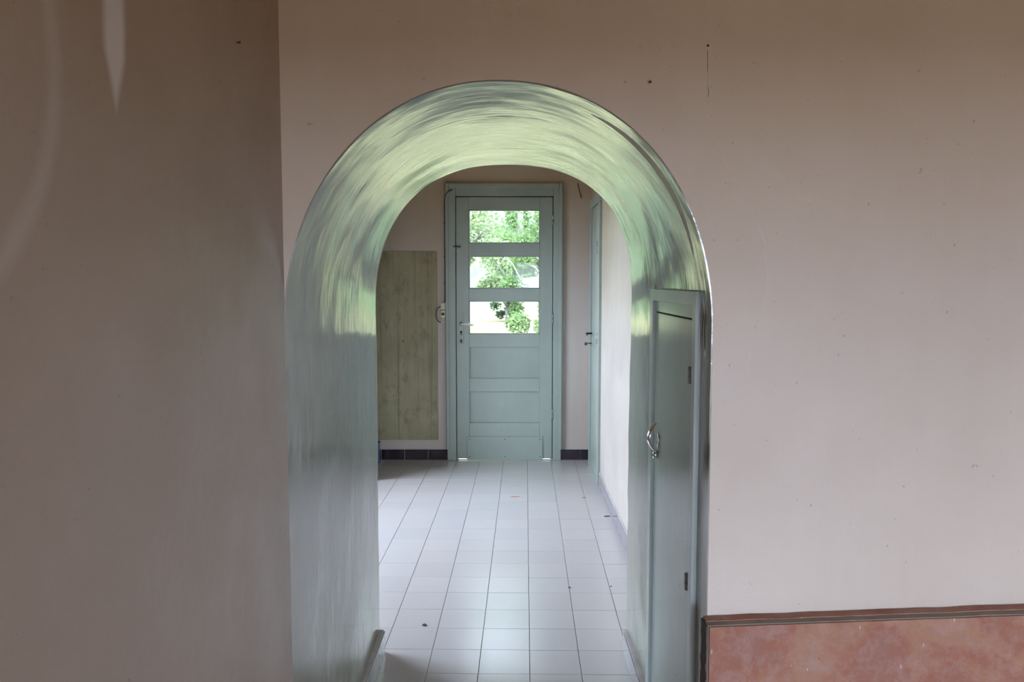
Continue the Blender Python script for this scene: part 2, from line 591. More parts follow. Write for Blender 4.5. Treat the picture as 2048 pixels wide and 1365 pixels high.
# left wall of the near room, wavy plaster, flush with the left jamb
def left_wall():
    bm = bmesh.new()
    ny, nz = 50, 60
    y0, y1, z0, z1 = -0.6, Y1, -0.02, ZC
    g = []
    for i in range(ny + 1):
        y = y0 + (y1 - y0) * i / ny
        row = []
        for k in range(nz + 1):
            z = z0 + (z1 - z0) * k / nz
            d = plaster((XL, y, z))
            row.append(bm.verts.new((XL + d, y, z)))
        g.append(row)
    for i in range(ny):
        for k in range(nz):
            f = bm.faces.new((g[i][k], g[i + 1][k], g[i + 1][k + 1], g[i][k + 1]))
            f.smooth = True
    b = [bm.verts.new((XL - 0.15, y, z)) for y, z in ((y0, z0), (y1, z0), (y1, z1), (y0, z1))]
    bm.faces.new(b[::-1])
    def cap(vs_):                                           # own vertices, so the wavy face keeps its shading
        bm.faces.new([bm.verts.new(v.co) for v in vs_])
    cap([r[0] for r in g] + [b[1], b[0]])
    cap([r[-1] for r in g][::-1] + [b[3], b[2]])
    cap(g[0][::-1] + [b[0], b[3]])
    cap(g[-1] + [b[2], b[1]])
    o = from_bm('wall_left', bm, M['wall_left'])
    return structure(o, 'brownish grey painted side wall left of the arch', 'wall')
wall_left = left_wall()
a0, a1, b0, b1 = FILL_WIN
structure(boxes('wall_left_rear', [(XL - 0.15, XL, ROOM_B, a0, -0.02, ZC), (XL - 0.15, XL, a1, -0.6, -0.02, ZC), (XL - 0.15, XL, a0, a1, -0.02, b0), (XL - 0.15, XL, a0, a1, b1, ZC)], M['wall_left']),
          'rear part of the left wall around the added window behind the camera', 'wall')
structure(box('wall_passage_outer', XL - 0.15, XL - 0.055, Y1, YB - 0.12, -0.02, ZC, M['render']), 'masonry behind the left jamb of the passage', 'wall')

x0, x1, z0, z1 = BACK_WIN
structure(boxes('wall_back', [(XL - 0.15, x0, ROOM_B - 0.25, ROOM_B, -0.02, ZC), (x1, ROOM_R, ROOM_B - 0.25, ROOM_B, -0.02, ZC),
                              (x0, x1, ROOM_B - 0.25, ROOM_B, -0.02, z0), (x0, x1, ROOM_B - 0.25, ROOM_B, z1, ZC)], M['wall']),
          'plaster wall with a wide window behind the camera', 'wall')
structure(box('wall_right', ROOM_R, ROOM_R + 0.15, ROOM_B - 0.25, YB, -0.02, ZC, M['wall']), 'plaster wall closing the near room on the right', 'wall')
y0, y1, z0, z1 = HALL_WIN
structure(boxes('wall_hall_left', [(XHL - 0.2, XHL, YB - 0.12, y0, -0.02, ZC), (XHL - 0.2, XHL, y1, YF, -0.02, ZC),
                                   (XHL - 0.2, XHL, y0, y1, -0.02, z0), (XHL - 0.2, XHL, y0, y1, z1, ZC)], M['hall']),
          'window wall on the left of the hall', 'wall')
DX0, DX1, DZ1 = -0.50, 0.372, 2.245
wall_far = structure(boxes('wall_far', [(XHL - 0.2, DX0, YF, YF + 0.24, -0.02, ZC), (DX1, XH + 0.15, YF, YF + 0.24, -0.02, ZC), (DX0, DX1, YF, YF + 0.24, DZ1, ZC)], M['hall']),
                     'far hall wall with the glazed green door', 'wall')
SY0, SY1, SZ = 5.86, 6.44, 2.11           # doorway in the right wall of the hall
wall_hall_right = structure(boxes('wall_hall_right', [(XH, XH + 0.15, YB - 0.12, SY0, -0.02, ZC), (XH, XH + 0.15, SY1, YF, -0.02, ZC), (XH, XH + 0.15, SY0, SY1, SZ, ZC)], M['hall']),
                            'pale wall along the right of the hall', 'wall')
structure(box('ceiling', XHL - 0.4, ROOM_R + 0.35, ROOM_B - 0.45, YF + 0.4, ZC, ZC + 0.2, M['ceiling']), 'brown boarded ceiling', 'ceiling')

structure(box('wall_hall_shade', XHL, -1.035, 5.93, 6.03, -0.02, ZC, M['hall']), 'unseen short wall added to shade the far end of the hall', 'wall')  # added out of view to keep hall window light off the far wall
structure(box('roof_shade', XL - 0.4, ROOM_R + 0.4, ROOM_B - 2.6, ROOM_B - 0.45, 2.45, 2.55, M['ceiling']), 'unseen brown roof added outside the back window to cut off high sky', 'roof')  # added out of view to hold back steep sky light

# floors
near_floor = structure(box('floor_room', XL - 0.15, ROOM_R + 0.1, ROOM_B - 0.2, Y1, -0.12, 0.0, M['nearfloor']), 'worn brown floor of the near room', 'floor')
hall_floor = structure(boxes('floor', [(XL - 0.1, XR + 0.1, Y1, YB, -0.12, -0.0025), (XHL - 0.1, XH + 0.1, YB, YF + 0.1, -0.12, -0.0025)], M['grout']),
                       'white speckled tile floor with thin dark joints', 'floor')
box('tile_border', XHL, -1.87, YB, YF, -0.01, 0.0, M['tile'], hall_floor)

TX0, TY0 = 0.0199, 2.9506
def t2w(x, y):
    c, s = math.cos(TILE_ROT), math.sin(TILE_ROT)
    return (c * x - s * y, s * x + c * y)

def clip(poly, axis, val, keep_less):
    out = []
    for i in range(len(poly)):
        p, q = poly[i], poly[(i + 1) % len(poly)]
        a = (p[axis] - val) * (-1 if keep_less else 1)
        b = (q[axis] - val) * (-1 if keep_less else 1)
        if a >= 0:
            out.append(p)
        if a * b < 0:
            f = a / (a - b)
            out.append((p[0] + (q[0] - p[0]) * f, p[1] + (q[1] - p[1]) * f))
    return out

def tile_mesh(poly):
    """flat tile with a tiny eased edge, its polygon given around its own centre"""
    bm = bmesh.new()
    n = len(poly)
    ins = [(x * 0.992, y * 0.992) for x, y in poly]
    b = [bm.verts.new((x, y, -0.008)) for x, y in poly]
    m = [bm.verts.new((x, y, -0.0007)) for x, y in poly]
    t = [bm.verts.new((x, y, 0.0)) for x, y in ins]
    bm.faces.new(b[::-1])
    bm.faces.new(t)
    for i in range(n):
        k = (i + 1) % n
        bm.faces.new((b[i], b[k], m[k], m[i]))
        bm.faces.new((m[i], m[k], t[k], t[i]))
    bmesh.ops.recalc_face_normals(bm, faces=bm.faces)
    me = bpy.data.meshes.new('tile')
    bm.to_mesh(me)
    bm.free()
    me.materials.append(M['tile'])
    return me

HX, HY = 0.0988, 0.0993
corner = [t2w(-HX, -HY), t2w(HX, -HY), t2w(HX, HY), t2w(-HX, HY)]
whole = tile_mesh(corner)
random.seed(4)
for r in range(-5, 19):
    for c in range(-11, 5):
        cx, cyy = t2w(TX0 + (c + 0.5) * 0.2, TY0 + (r + 0.5) * 0.2)
        in_pass = cyy < YB - 0.02
        lo, hi, ylo, yhi = (XL + 0.004, XR - 0.004, Y1 + 0.003, 9.9) if in_pass else (-1.87, XH - 0.003, YB - (0.2 if XL < cx < XR else 0), YF - 0.002)
        poly = [(cx + x, cyy + y) for x, y in corner]
        full = poly
        for ax, v, less in ((0, lo, False), (0, hi, True), (1, ylo, False), (1, yhi, True)):
            poly = clip(poly, ax, v, less)
            if len(poly) < 3:
                break
        if len(poly) < 3:
            continue
        area = abs(sum(p[0] * q[1] - q[0] * p[1] for p, q in zip(poly, poly[1:] + poly[:1]))) / 2
        if area < 0.0006:
            continue
        if poly == full:
            me, mx, my = whole, cx, cyy
        else:
            mx = sum(p[0] for p in poly) / len(poly)
            my = sum(p[1] for p in poly) / len(poly)
            me = tile_mesh([(p[0] - mx, p[1] - my) for p in poly])
        o = bpy.data.objects.new('tile', me)
        col.objects.link(o)
        o.parent = hall_floor
        o.location = (mx, my, random.uniform(-0.0003, 0.0003))

# windows that light the rooms (frames, mullions, panes)
def window(name, axis, a0, a1, z0, z1, d, label, n=3):
    """axis 'x': window in a wall facing y at depth d; 'y': in a wall facing x"""
    root = empty(name, ((a0 + a1) / 2, d, z0) if axis == 'x' else (d, (a0 + a1) / 2, z0))
    def b(nm, p0, p1, q0, q1, t, mat):
        if axis == 'x':
            return box(nm, p0, p1, d - t, d + t, q0, q1, mat, root, 0.004)
        return box(nm, d - t, d + t, p0, p1, q0, q1, mat, root, 0.004)
    f = 0.05
    b('frame_rail', a0, a1, z0, z0 + f, 0.03, M['trim'])
    b('frame_rail', a0, a1, z1 - f, z1, 0.03, M['trim'])
    w = (a1 - a0) / n
    for i in range(n + 1):
        c = min(max(a0 + w * i, a0 + f / 2), a1 - f / 2)
        b('frame_stile', c - f / 2, c + f / 2, z0 + f, z1 - f, 0.03, M['trim'])
    for i in range(n):
        if axis == 'x':
            box('pane', a0 + w * i, a0 + w * (i + 1), d - 0.002, d + 0.002, z0 + 0.01, z1 - 0.01, M['glass'], root)
        else:
            box('pane', d - 0.002, d + 0.002, a0 + w * i, a0 + w * (i + 1), z0 + 0.01, z1 - 0.01, M['glass'], root)
    structure(root, label, 'window')
window('window_1', 'x', *BACK_WIN, ROOM_B - 0.16, 'wide painted window in the wall behind the camera')
window('window_fill', 'y', *FILL_WIN, XL - 0.1, 'painted window added in the left wall behind the camera for fill light', 2)
window('window_2', 'y', *HALL_WIN, XHL - 0.14, 'wide painted window in the left wall of the hall')

# ------------------------------------------------------------------ skirting of glazed dark tiles
def skirting(name, axis, fixed, a0, joints, a1, sgn, label, h=0.09, th=0.013, mat='basetile'):
    """a row of glazed tiles standing against a wall; sgn = direction the tiles face"""
    lo, hi = min(fixed, fixed + sgn * th * 0.7), max(fixed, fixed + sgn * th * 0.7)
    if axis == 'x':
        root = box(name, a0, a1, lo, hi, 0.0, h + 0.006, M['lightgrout'])
    else:
        root = box(name, lo, hi, a0, a1, 0.0, h + 0.006, M['lightgrout'])
    structure(root, label, 'baseboard')
    e = [a0] + joints + [a1]
    lo, hi = min(fixed + sgn * 0.001, fixed + sgn * th), max(fixed + sgn * 0.001, fixed + sgn * th)
    for p, q in zip(e, e[1:]):
        if axis == 'x':
            box('tile', p + 0.0012, q - 0.0012, lo, hi, 0.001, h, M[mat], root, 0.003, 2)
        else:
            box('tile', lo, hi, p + 0.0012, q - 0.0012, 0.001, h, M[mat], root, 0.003, 2)
def steps(a, b, s=0.2):
    out = []
    while a < b - 0.03:
        out.append(a)
        a += s
    return out
skirting('baseboard_far', 'x', YF, -1.9, steps(-1.712, -0.6), -0.511, -1, 'dark aubergine tile skirting left of the glazed door')
skirting('baseboard_far_corner', 'x', YF, 0.389, [0.583], XH - 0.002, -1, 'short dark tile skirting between glazed door and corner')
skirting('baseboard_right', 'y', XH, YB + 0.002, steps(3.33, 5.78), 5.80, -1, 'grey glazed tile skirting along the right hall wall', mat='greytile')
skirting('baseboard_passage_left', 'y', XL - 0.009, Y1 + 0.3, steps(2.35, 3.1), YB, 1, 'grey glazed tile skirting at the foot of the left jamb', th=0.022, mat='greytile')
skirting('baseboard_passage_right', 'y', XR + 0.004, 2.60, steps(2.73, 3.1), YB, -1, 'grey glazed tile skirting at the foot of the right jamb', th=0.017, mat='greytile')

# ------------------------------------------------------------------ glazed door in the far wall
def screws(parent, pts, r=0.005, d=(0, -1, 0), mat=None):
    for p in pts:
        ax = 'Y' if abs(d[1]) > 0.5 else 'X'
        s = d[1] if ax == 'Y' else d[0]
        lathe('screw', [(r, 0.0), (r, s * 0.0012), (r * 0.6, s * 0.002)], p, mat or M['steel'], parent, ax, 8)

def glazed_door():
    root = empty('door_1', (-0.06, YF, 0))
    T = M['trim']
    # casing: flat lining board with an outer moulding
    cy0, cy1 = YF - 0.022, YF + 0.05
    for nm, a in (('casing', (-0.548, -0.472, 0.0, 2.320)), ('casing', (0.345, 0.414, 0.0, 2.320)), ('casing_head', (-0.472, 0.345, 2.222, 2.320))):
        box(nm, a[0], a[1], cy0, cy1, a[2], a[3], T, root, 0.004, 2)
    for a in ((-0.556, -0.527, 0.092, 2.328), (0.393, 0.421, 0.092, 2.328)):
        box('moulding', a[0], a[1], YF - 0.038, YF - 0.018, a[2], a[3], T, root, 0.007, 3)
    box('moulding_head', -0.527, 0.393, YF - 0.038, YF - 0.018, 2.292, 2.328, T, root, 0.007, 3)
    # leaf
    x0, x1, zb, zt = -0.466, 0.339, 0.012, 2.214
    ly0, ly1 = YF - 0.010, YF + 0.032
    px0, px1 = -0.361, 0.233
    box('stile', x0, px0, ly0, ly1, zb, zt, T, root, 0.003)
    box('stile', px1, x1, ly0, ly1, zb, zt, T, root, 0.003)
    rails = ((2.109, zt), (1.727, 1.833), (1.353, 1.456), (0.964, 1.073), (0.586, 0.698), (zb, 0.319))
    for a, b in rails:
        box('rail', px0, px1, ly0 + 0.0005, ly1 - 0.0005, a, b, T, root, 0.002)
    for a, b in ((1.833, 2.109), (1.456, 1.727), (1.073, 1.353)):
        p = box('pane', px0 - 0.005, px1 + 0.005, YF + 0.012, YF + 0.015, a - 0.005, b + 0.005, M['glass'], root)
        for c in ((px0, px1, a, a + 0.008), (px0, px1, b - 0.008, b), (px0, px0 + 0.008, a, b), (px1 - 0.008, px1, a, b)):
            box('glazing_bead', c[0], c[1], YF + 0.0, YF + 0.012, c[2], c[3], T, p, 0.002)
    for a, b in ((0.698, 0.964), (0.319, 0.586)):
        box('panel', px0 - 0.004, px1 + 0.004, YF + 0.012, YF + 0.026, a - 0.004, b + 0.004, T, root)
    for a in ((-0.482, -0.452, 0.0, 2.232), (0.325, 0.356, 0.0, 2.232)):
        box('door_stop', a[0], a[1], ly1, ly1 + 0.03, a[2], a[3], T, root)
    box('door_stop', -0.482, 0.356, ly1, ly1 + 0.03, 2.20, 2.24, T, root)
    k = box('kick_plate', -0.381, 0.260, YF - 0.020, ly0, 0.003, 0.204, T, root, 0.002)
    screws(k, [(x, YF - 0.020, z) for z in (0.03, 0.178) for x in (-0.36, -0.06, 0.238)], 0.0045, (0, -1, 0), M['cable'])
    # hinges
    for a, b in ((1.984, 2.071), (1.164, 1.249), (0.349, 0.439)):
        m = (a + b) / 2
        h = tube('hinge', [(0.342, YF - 0.019, a), (0.342, YF - 0.019, m - 0.001)], 0.008, M['steel'], root, 10)
        tube('hinge_knuckle', [(0.342, YF - 0.019, m + 0.001), (0.342, YF - 0.019, b)], 0.008, M['steel'], h, 10)
    # lock: long back plate, lever, keyhole, turn-snib
    e = box('escutcheon', -0.449, -0.408, YF - 0.014, ly0, 0.985, 1.255, M['trim'], root, 0.002, 2)
    lathe('keyhole', [(0.009, 0), (0.009, -0.001)], (-0.427, YF - 0.0142, 1.092), M['dark'], e, 'Y', 12)
    box('keyhole_slot', -0.431, -0.423, YF - 0.0152, YF - 0.0142, 1.066, 1.090, M['dark'], e)
    box('turn_snib', -0.436, -0.420, YF - 0.024, YF - 0.0142, 1.000, 1.030, M['cable'], e, 0.004, 2)
    lv = lathe('lever_rose', [(0.015, 0), (0.015, -0.008), (0.010, -0.012), (0.009, -0.045)], (-0.427, YF - 0.014, 1.160), M['brass'], root, 'Y', 16)
    bm = bmesh.new()
    tube_bm(bm, [(-0.432, YF - 0.052, 1.160), (-0.40, YF - 0.056, 1.160), (-0.365, YF - 0.055, 1.158), (-0.335, YF - 0.053, 1.153), (-0.322, YF - 0.052, 1.151)], [0.009, 0.0085, 0.010, 0.010, 0.004], 10)
    from_bm('lever', bm, M['white_lever'], lv, True)
    # bolt high on the closing edge
    b = box('bolt_plate', -0.462, -0.425, YF - 0.014, ly0, 1.785, 1.822, M['steel'], root, 0.002)
    tube('bolt_bar', [(-0.49, YF - 0.028, 1.806), (-0.43, YF - 0.020, 1.806)], 0.006, M['cable'], b, 8)
    lathe('bolt_knob', [(0.004, 0), (0.008, -0.01), (0.004, -0.018)], (-0.438, YF - 0.022, 1.800), M['brass'], b, 'Y', 10)
    box('threshold', -0.50, 0.372, YF + 0.0, YF + 0.24, -0.03, 0.0015, M['lightgrout'], root)
    structure(root, 'mint green door with three glazed lights in the far wall', 'door')
glazed_door()

# ------------------------------------------------------------------ side door in the right wall of the hall
def side_door():
    root = empty('door_2', (XH, 6.15, 0))
    T = M['trim']
    box('casing', XH - 0.022, XH + 0.05, 5.795, SY0 + 0.01, 0.0, 2.10, T, root, 0.005, 2)
    box('casing', XH - 0.022, XH + 0.05, SY1 - 0.01, 6.50, 0.0, 2.10, T, root, 0.005, 2)
    box('casing_head', XH - 0.022, XH + 0.05, 5.795, 6.50, 2.10, 2.175, T, root, 0.005, 2)
    leaf = box('leaf', XH - 0.008, XH + 0.03, SY0 + 0.012, SY1 - 0.012, 0.008, 2.097, T, root, 0.003)
    box('leaf_panel', XH - 0.012, XH - 0.008, 5.96, 6.34, 1.15, 1.98, T, leaf, 0.002)
    box('leaf_panel', XH - 0.012, XH - 0.008, 5.96, 6.34, 0.15, 1.0, T, leaf, 0.002)
    for z in (1.05, 1.72):
        tube('hinge', [(XH - 0.022, SY0 + 0.012, z), (XH - 0.022, SY0 + 0.012, z + 0.09)], 0.008, M['steel'], root, 10)
    h = tube('lever', [(XH - 0.008, 6.40, 1.095), (XH - 0.05, 6.40, 1.095), (XH - 0.055, 6.385, 1.094), (XH - 0.055, 6.29, 1.090)], [0.008, 0.007, 0.007, 0.006], M['cable'], root, 8)
    tube('key', [(XH - 0.008, 6.40, 1.015), (XH - 0.05, 6.40, 1.015)], 0.004, M['cable'], root, 8)
    box('key_bow', XH - 0.066, XH - 0.046, 6.397, 6.403, 0.998, 1.022, M['cable'], root, 0.002)
    structure(root, 'narrow mint green door in the right hall wall by the corner', 'door')
side_door()

# ------------------------------------------------------------------ cupboard in the right jamb
def cupboard():
    root = empty('jamb_cupboard', (XR, 2.28, 0))
    T = M['cup']
    FT = M['cupframe']
    fx = XR - 0.013                        # face of the frame
    y0, y1, zt = 1.948, 2.592, 1.488
    iy0, iy1, izt = 1.985, 2.545, 1.452
    box('frame_stile', fx, XR + 0.012, y0, iy0, 0.004, zt, FT, root, 0.0018, 2)
    box('frame_stile', fx, XR + 0.012, iy1, y1, 0.004, zt, FT, root, 0.0018, 2)
    box('frame_head', fx, XR + 0.012, iy0, iy1, izt, zt, FT, root, 0.0018, 2)
    box('frame_foot', fx, XR + 0.012, iy0, iy1, 0.004, 0.06, FT, root, 0.0018, 2)
    dx = XR - 0.003
    box('top_strip', dx, XR + 0.01, iy0, iy1, 1.4175, izt, T, root, 0.001)
    box('shadow_gap', dx + 0.004, XR + 0.01, iy0, iy1, 1.4135, 1.4175, M['dark'], root)
    leaf = box('door', dx, XR + 0.01, iy0 + 0.003, iy1 - 0.003, 0.063, 1.4135, T, root, 0.0015)
    for z in (1.274, 0.733):
        m = tube('hinge', [(dx - 0.006, iy0 + 0.022, z - 0.022), (dx - 0.006, iy0 + 0.022, z - 0.001)], 0.0075, M['steel'], leaf, 10)
        tube('hinge_knuckle', [(dx - 0.006, iy0 + 0.022, z + 0.001), (dx - 0.006, iy0 + 0.022, z + 0.022)], 0.0075, M['steel'], leaf, 10)
        box('hinge_leaf', dx - 0.002, dx, iy0 + 0.004, iy0 + 0.018, z - 0.021, z + 0.021, M['dark'], leaf)
    # chrome bow pull with a round finger cup and a key barrel below
    hy = 2.470
    zc = 1.013
    plate = lathe('handle_plate', [(0.026, 0.0), (0.026, -0.002), (0.022, -0.004)], (dx, hy, zc), M['chrome'], leaf, 'X', 24)
    bm = bmesh.new()
    prev = None
    N = 22
    for i in range(N + 1):
        t = i / N
        z = zc + 0.054 - 0.092 * t
        out = 0.030 * math.sin(math.pi * min(1, t * 0.97 + 0.02)) ** 0.7
        wdt = 0.007 + 0.017 * math.sin(math.pi * t) ** 0.8
        ring = [bm.verts.new((dx - out - th * 0.0048, hy + s * wdt, z)) for s, th in ((-1, 0), (-0.5, 1), (0, 1.6), (0.5, 1), (1, 0), (0.5, -1), (0, -1.2), (-0.5, -1))]
        if prev:
            for k in range(8):
                bm.faces.new((prev[k], prev[(k + 1) % 8], ring[(k + 1) % 8], ring[k]))
        else:
            bm.faces.new(ring)
        prev = ring
    bm.faces.new(prev[::-1])
    from_bm('bow_pull', bm, M['chrome'], leaf, True)
    kb = lathe('key_barrel', [(0.013, 0.0), (0.013, -0.012), (0.010, -0.017)], (dx, hy, zc - 0.047), M['chrome'], leaf, 'X', 20)
    box('key_slot', dx - 0.0185, dx - 0.0165, hy - 0.0015, hy + 0.0015, zc - 0.053, zc - 0.041, M['cable'], kb)
    return tag(root, 'tall narrow grey-green cupboard door with chrome pull in the right jamb', 'cupboard')
cupboard()

# ------------------------------------------------------------------ red board standing against the front wall
def red_board():
    root = empty('red_board', (1.3, Y1 - 0.03, 0))
    xa, xb = 0.4545, 2.15
    def ztop(x):
        return 0.712 + (x - 0.4575) * 0.0385
    def layer(name, x0, x1, y0, y1, dz, mat, jag=0.0, z0=0.0):
        bm = bmesh.new()
        n = 60
        f, b = [], []
        for i in range(n + 1):
            x = x0 + (x1 - x0) * i / n
            z = ztop(x) + dz + jag * noise.noise(Vector((x * 14, y0 * 9, 0)))
            f.append((bm.verts.new((x, y0, z0)), bm.verts.new((x, y0, z))))
            b.append((bm.verts.new((x, y1, z0)), bm.verts.new((x, y1, z))))
        for i in range(n):
            bm.faces.new((f[i][0], f[i + 1][0], f[i + 1][1], f[i][1]))
            bm.faces.new((b[i + 1][0], b[i][0], b[i][1], b[i + 1][1]))
            bm.faces.new((f[i][1], f[i + 1][1], b[i + 1][1], b[i][1]))
            bm.faces.new((f[i][0], b[i][0], b[i + 1][0], f[i + 1][0]))
        for i in (0, n):
            bm.faces.new((f[i][0], f[i][1], b[i][1], b[i][0]))
        return from_bm(name, bm, mat, root)
    layer('back_board', xa + 0.004, xb, Y1 - 0.031, Y1 - 0.002, 0.0, M['board'], 0.002)
    layer('core_board', xa + 0.002, xb, Y1 - 0.052, Y1 - 0.031, -0.002, M['rawwood'], 0.001)
    layer('face_board', xa + 0.006, xb, Y1 - 0.058, Y1 - 0.052, -0.004, M['board'], 0.0008)
    # splintered end strip
    bm = bmesh.new()
    n = 90
    rows = []
    for i in range(n + 1):
        z = (ztop(xa) - 0.004) * i / n
        j = 0.0035 * noise.noise(Vector((z * 45, 0, 2))) + 0.0015 * noise.noise(Vector((z * 130, 0, 5)))
        rows.append([bm.verts.new((xa - 0.001 + j, Y1 - 0.055, z)), bm.verts.new((xa - 0.003 - j, Y1 - 0.030, z)), bm.verts.new((xa - 0.001 + j, Y1 - 0.004, z)),
                     bm.verts.new((xa + 0.003, Y1 - 0.004, z)), bm.verts.new((xa + 0.003, Y1 - 0.055, z))])
    for r0, r1 in zip(rows, rows[1:]):
        for k in range(5):
            bm.faces.new((r0[k], r0[(k + 1) % 5], r1[(k + 1) % 5], r1[k]))
    bm.faces.new(rows[0])
    bm.faces.new(rows[-1])
    from_bm('splintered_edge', bm, M['darkwood'], root)
    return tag(root, 'worn red painted board standing against the wall right of the arch', 'board')
red_board()

# ------------------------------------------------------------------ things on the far wall
p = box('hardboard_panel', -1.85, -0.625, YF - 0.006, YF - 0.0005, 0.172, 1.768, M['hardboard'], None, 0.002)
tag(p, 'streaked khaki painted panel fixed to the far wall left of the door', 'panel')

def switch_and_cable():
    root = empty('light_switch', (-0.575, YF, 1.2))
    s = box('switch_body', -0.596, -0.5585, YF - 0.030, YF - 0.001, 1.280, 1.337, M['bakelite'], root, 0.004, 2)
    box('switch_rocker', -0.580, -0.572, YF - 0.036, YF - 0.030, 1.296, 1.322, M['bakelite'], s, 0.002)
    s = box('socket_body', -0.596, -0.5585, YF - 0.034, YF - 0.001, 1.212, 1.274, M['bakelite'], root, 0.006, 2)
    lathe('socket_cup', [(0.013, 0.0), (0.013, -0.002), (0.009, -0.002)], (-0.577, YF - 0.034, 1.243), M['cable'], s, 'Y', 16)
    box('terminal_block', -0.592, -0.562, YF - 0.014, YF - 0.001, 1.178, 1.208, M['bakelite'], root, 0.002)
    for x in (-0.585, -0.570):
        lathe('terminal_hole', [(0.004, 0), (0.004, -0.001)], (x, YF - 0.014, 1.193), M['cable'], root, 'Y', 8)
    pts = []
    for i in range(15):
        a = math.pi * (0.5 + i / 14.0)
        pts.append((-0.598 + 0.040 * math.cos(a), YF - 0.008, 1.238 + 0.066 * math.sin(a)))
    tube('loop_cable', pts, 0.004, M['cable'], root, 8)
    tag(root, 'old cream switch and socket left of the glazed door', 'switch')
    pts = [(-0.492, YF - 0.026, 2.272), (-0.512, YF - 0.030, 2.266), (-0.535, YF - 0.042, 2.250), (-0.549, YF - 0.043, 2.228), (-0.5575, YF - 0.030, 2.195), (-0.5605, YF - 0.012, 2.14),
           (-0.5605, YF - 0.006, 2.05), (-0.5615, YF - 0.006, 1.8), (-0.5605, YF - 0.006, 1.55), (-0.562, YF - 0.006, 1.36), (-0.566, YF - 0.008, 1.338)]
    c = empty('wall_cable', (-0.56, YF, 1.34))
    tube('cable', pts, 0.0042, M['cable'], c, 8)
    for z in (2.0, 1.72, 1.5):
        box('cable_clip', -0.569, -0.5555, YF - 0.011, YF - 0.0005, z - 0.005, z + 0.005, M['cable'], c, 0.002)
    tag(c, 'brown cable running down beside the glazed door casing', 'cable')
switch_and_cable()

def blue_crate():
    x1 = -1.098
    root = empty('blue_crate', (x1 - 0.2, 6.36, 0))
    bm = bmesh.new()
    y0, y1, h, t = 6.22, 6.50, 0.19, 0.006
    x0 = x1 - 0.38
    add_box(bm, x0 + 0.012, x1 - 0.012, y0 + 0.012, y1 - 0.012, 0.0, 0.008)
    from_bm('crate_floor', bm, M['blue'], root)
    for nm, b in (('crate_side', (x0, x1, y0, y0 + t, 0.004, h)), ('crate_side', (x0, x1, y1 - t, y1, 0.004, h)), ('crate_end', (x0, x0 + t, y0 + t, y1 - t, 0.004, h)), ('crate_end', (x1 - t, x1, y0 + t, y1 - t, 0.004, h))):
        box(nm, *b, M['blue'], root, 0.002)
    for b in ((x0 - 0.006, x1 + 0.006, y0 - 0.006, y0 + 0.008), (x0 - 0.006, x1 + 0.006, y1 - 0.008, y1 + 0.006), (x0 - 0.006, x0 + 0.008, y0, y1), (x1 - 0.008, x1 + 0.006, y0, y1)):
        box('crate_rim', *b, h - 0.012, h, M['blue'], root, 0.003, 2)
    tag(root, 'blue plastic crate on the floor half hidden by the left jamb', 'crate')
blue_crate()

# ------------------------------------------------------------------ plaster crack, filler patches and nails on the walls
def ribbon(name, pts, w, mat, parent, y, d=0.0012):
    bm = bmesh.new()
    rows = []
    for i, (x, z) in enumerate(pts):
        a, b = pts[max(i - 1, 0)], pts[min(i + 1, len(pts) - 1)]
        tx, tz = b[0] - a[0], b[1] - a[1]
        L = math.hypot(tx, tz) or 1
        nx, nz = -tz / L, tx / L
        ww = w * (0.5 + 0.9 * abs(noise.noise(Vector((x * 30, z * 30, 1))))) 
        rows.append([bm.verts.new((x + nx * ww * s, y - dd, z + nz * ww * s)) for s, dd in ((-1, -0.0005), (0, d), (1, -0.0005))])
    for r0, r1 in zip(rows, rows[1:]):
        bm.faces.new((r0[0], r0[1], r1[1], r1[0]))
        bm.faces.new((r0[1], r0[2], r1[2], r1[1]))
    return from_bm(name, bm, mat, parent, True)

def wobble(pts, n, amp, seed):
    out = []
    for (a, b) in zip(pts, pts[1:]):
        for i in range(n):
            f = i / n
            x, z = a[0] + (b[0] - a[0]) * f, a[1] + (b[1] - a[1]) * f
            out.append((x + amp * noise.noise(Vector((x * 25, z * 25, seed))), z + amp * noise.noise(Vector((x * 25, z * 25, seed + 9)))))
    out.append(pts[-1])
    return out
S = Y1 / 1.83
def fw(x, z):
    return (x * S, CAM_H + (z - CAM_H) * S)
crack = [fw(0.441, 2.15), fw(0.441, 2.034), fw(0.445, 1.93), fw(0.448, 1.868), fw(0.478, 1.80), fw(0.510, 1.744), fw(0.553, 1.68), fw(0.578, 1.608), fw(0.586, 1.54), fw(0.581, 1.47), fw(0.567, 1.41), fw(0.553, 1.331)]
ribbon('crack', wobble(crack, 10, 0.006, 1), 0.0017, M['stain'], wall_front, Y1)
ribbon('crack', wobble(crack[1:3], 10, 0.004, 1), 0.0013, M['cable'], wall_front, Y1, 0.0016)
for i, (x, z) in enumerate((fw(0.312, 1.962), fw(0.441, 2.042))):
    lathe('nail', [(0.0015, 0.0), (0.0015, -0.006), (0.003, -0.0065), (0.002, -0.0078)], (x, Y1, z), M['cable'], wall_front, 'Y', 10)

lathe('nail', [(0.0015, 0.0), (0.0015, 0.006), (0.003, 0.0065), (0.002, 0.0078)], (XL, 1.56, 1.971), M['cable'], wall_left, 'X', 10)
tube('wire_stub', [(0.545, YF - 0.003, 2.33), (0.552, YF - 0.006, 2.295), (0.568, YF - 0.008, 2.235), (0.574, YF - 0.005, 2.205)], 0.003, M['cable'], wall_far, 6)

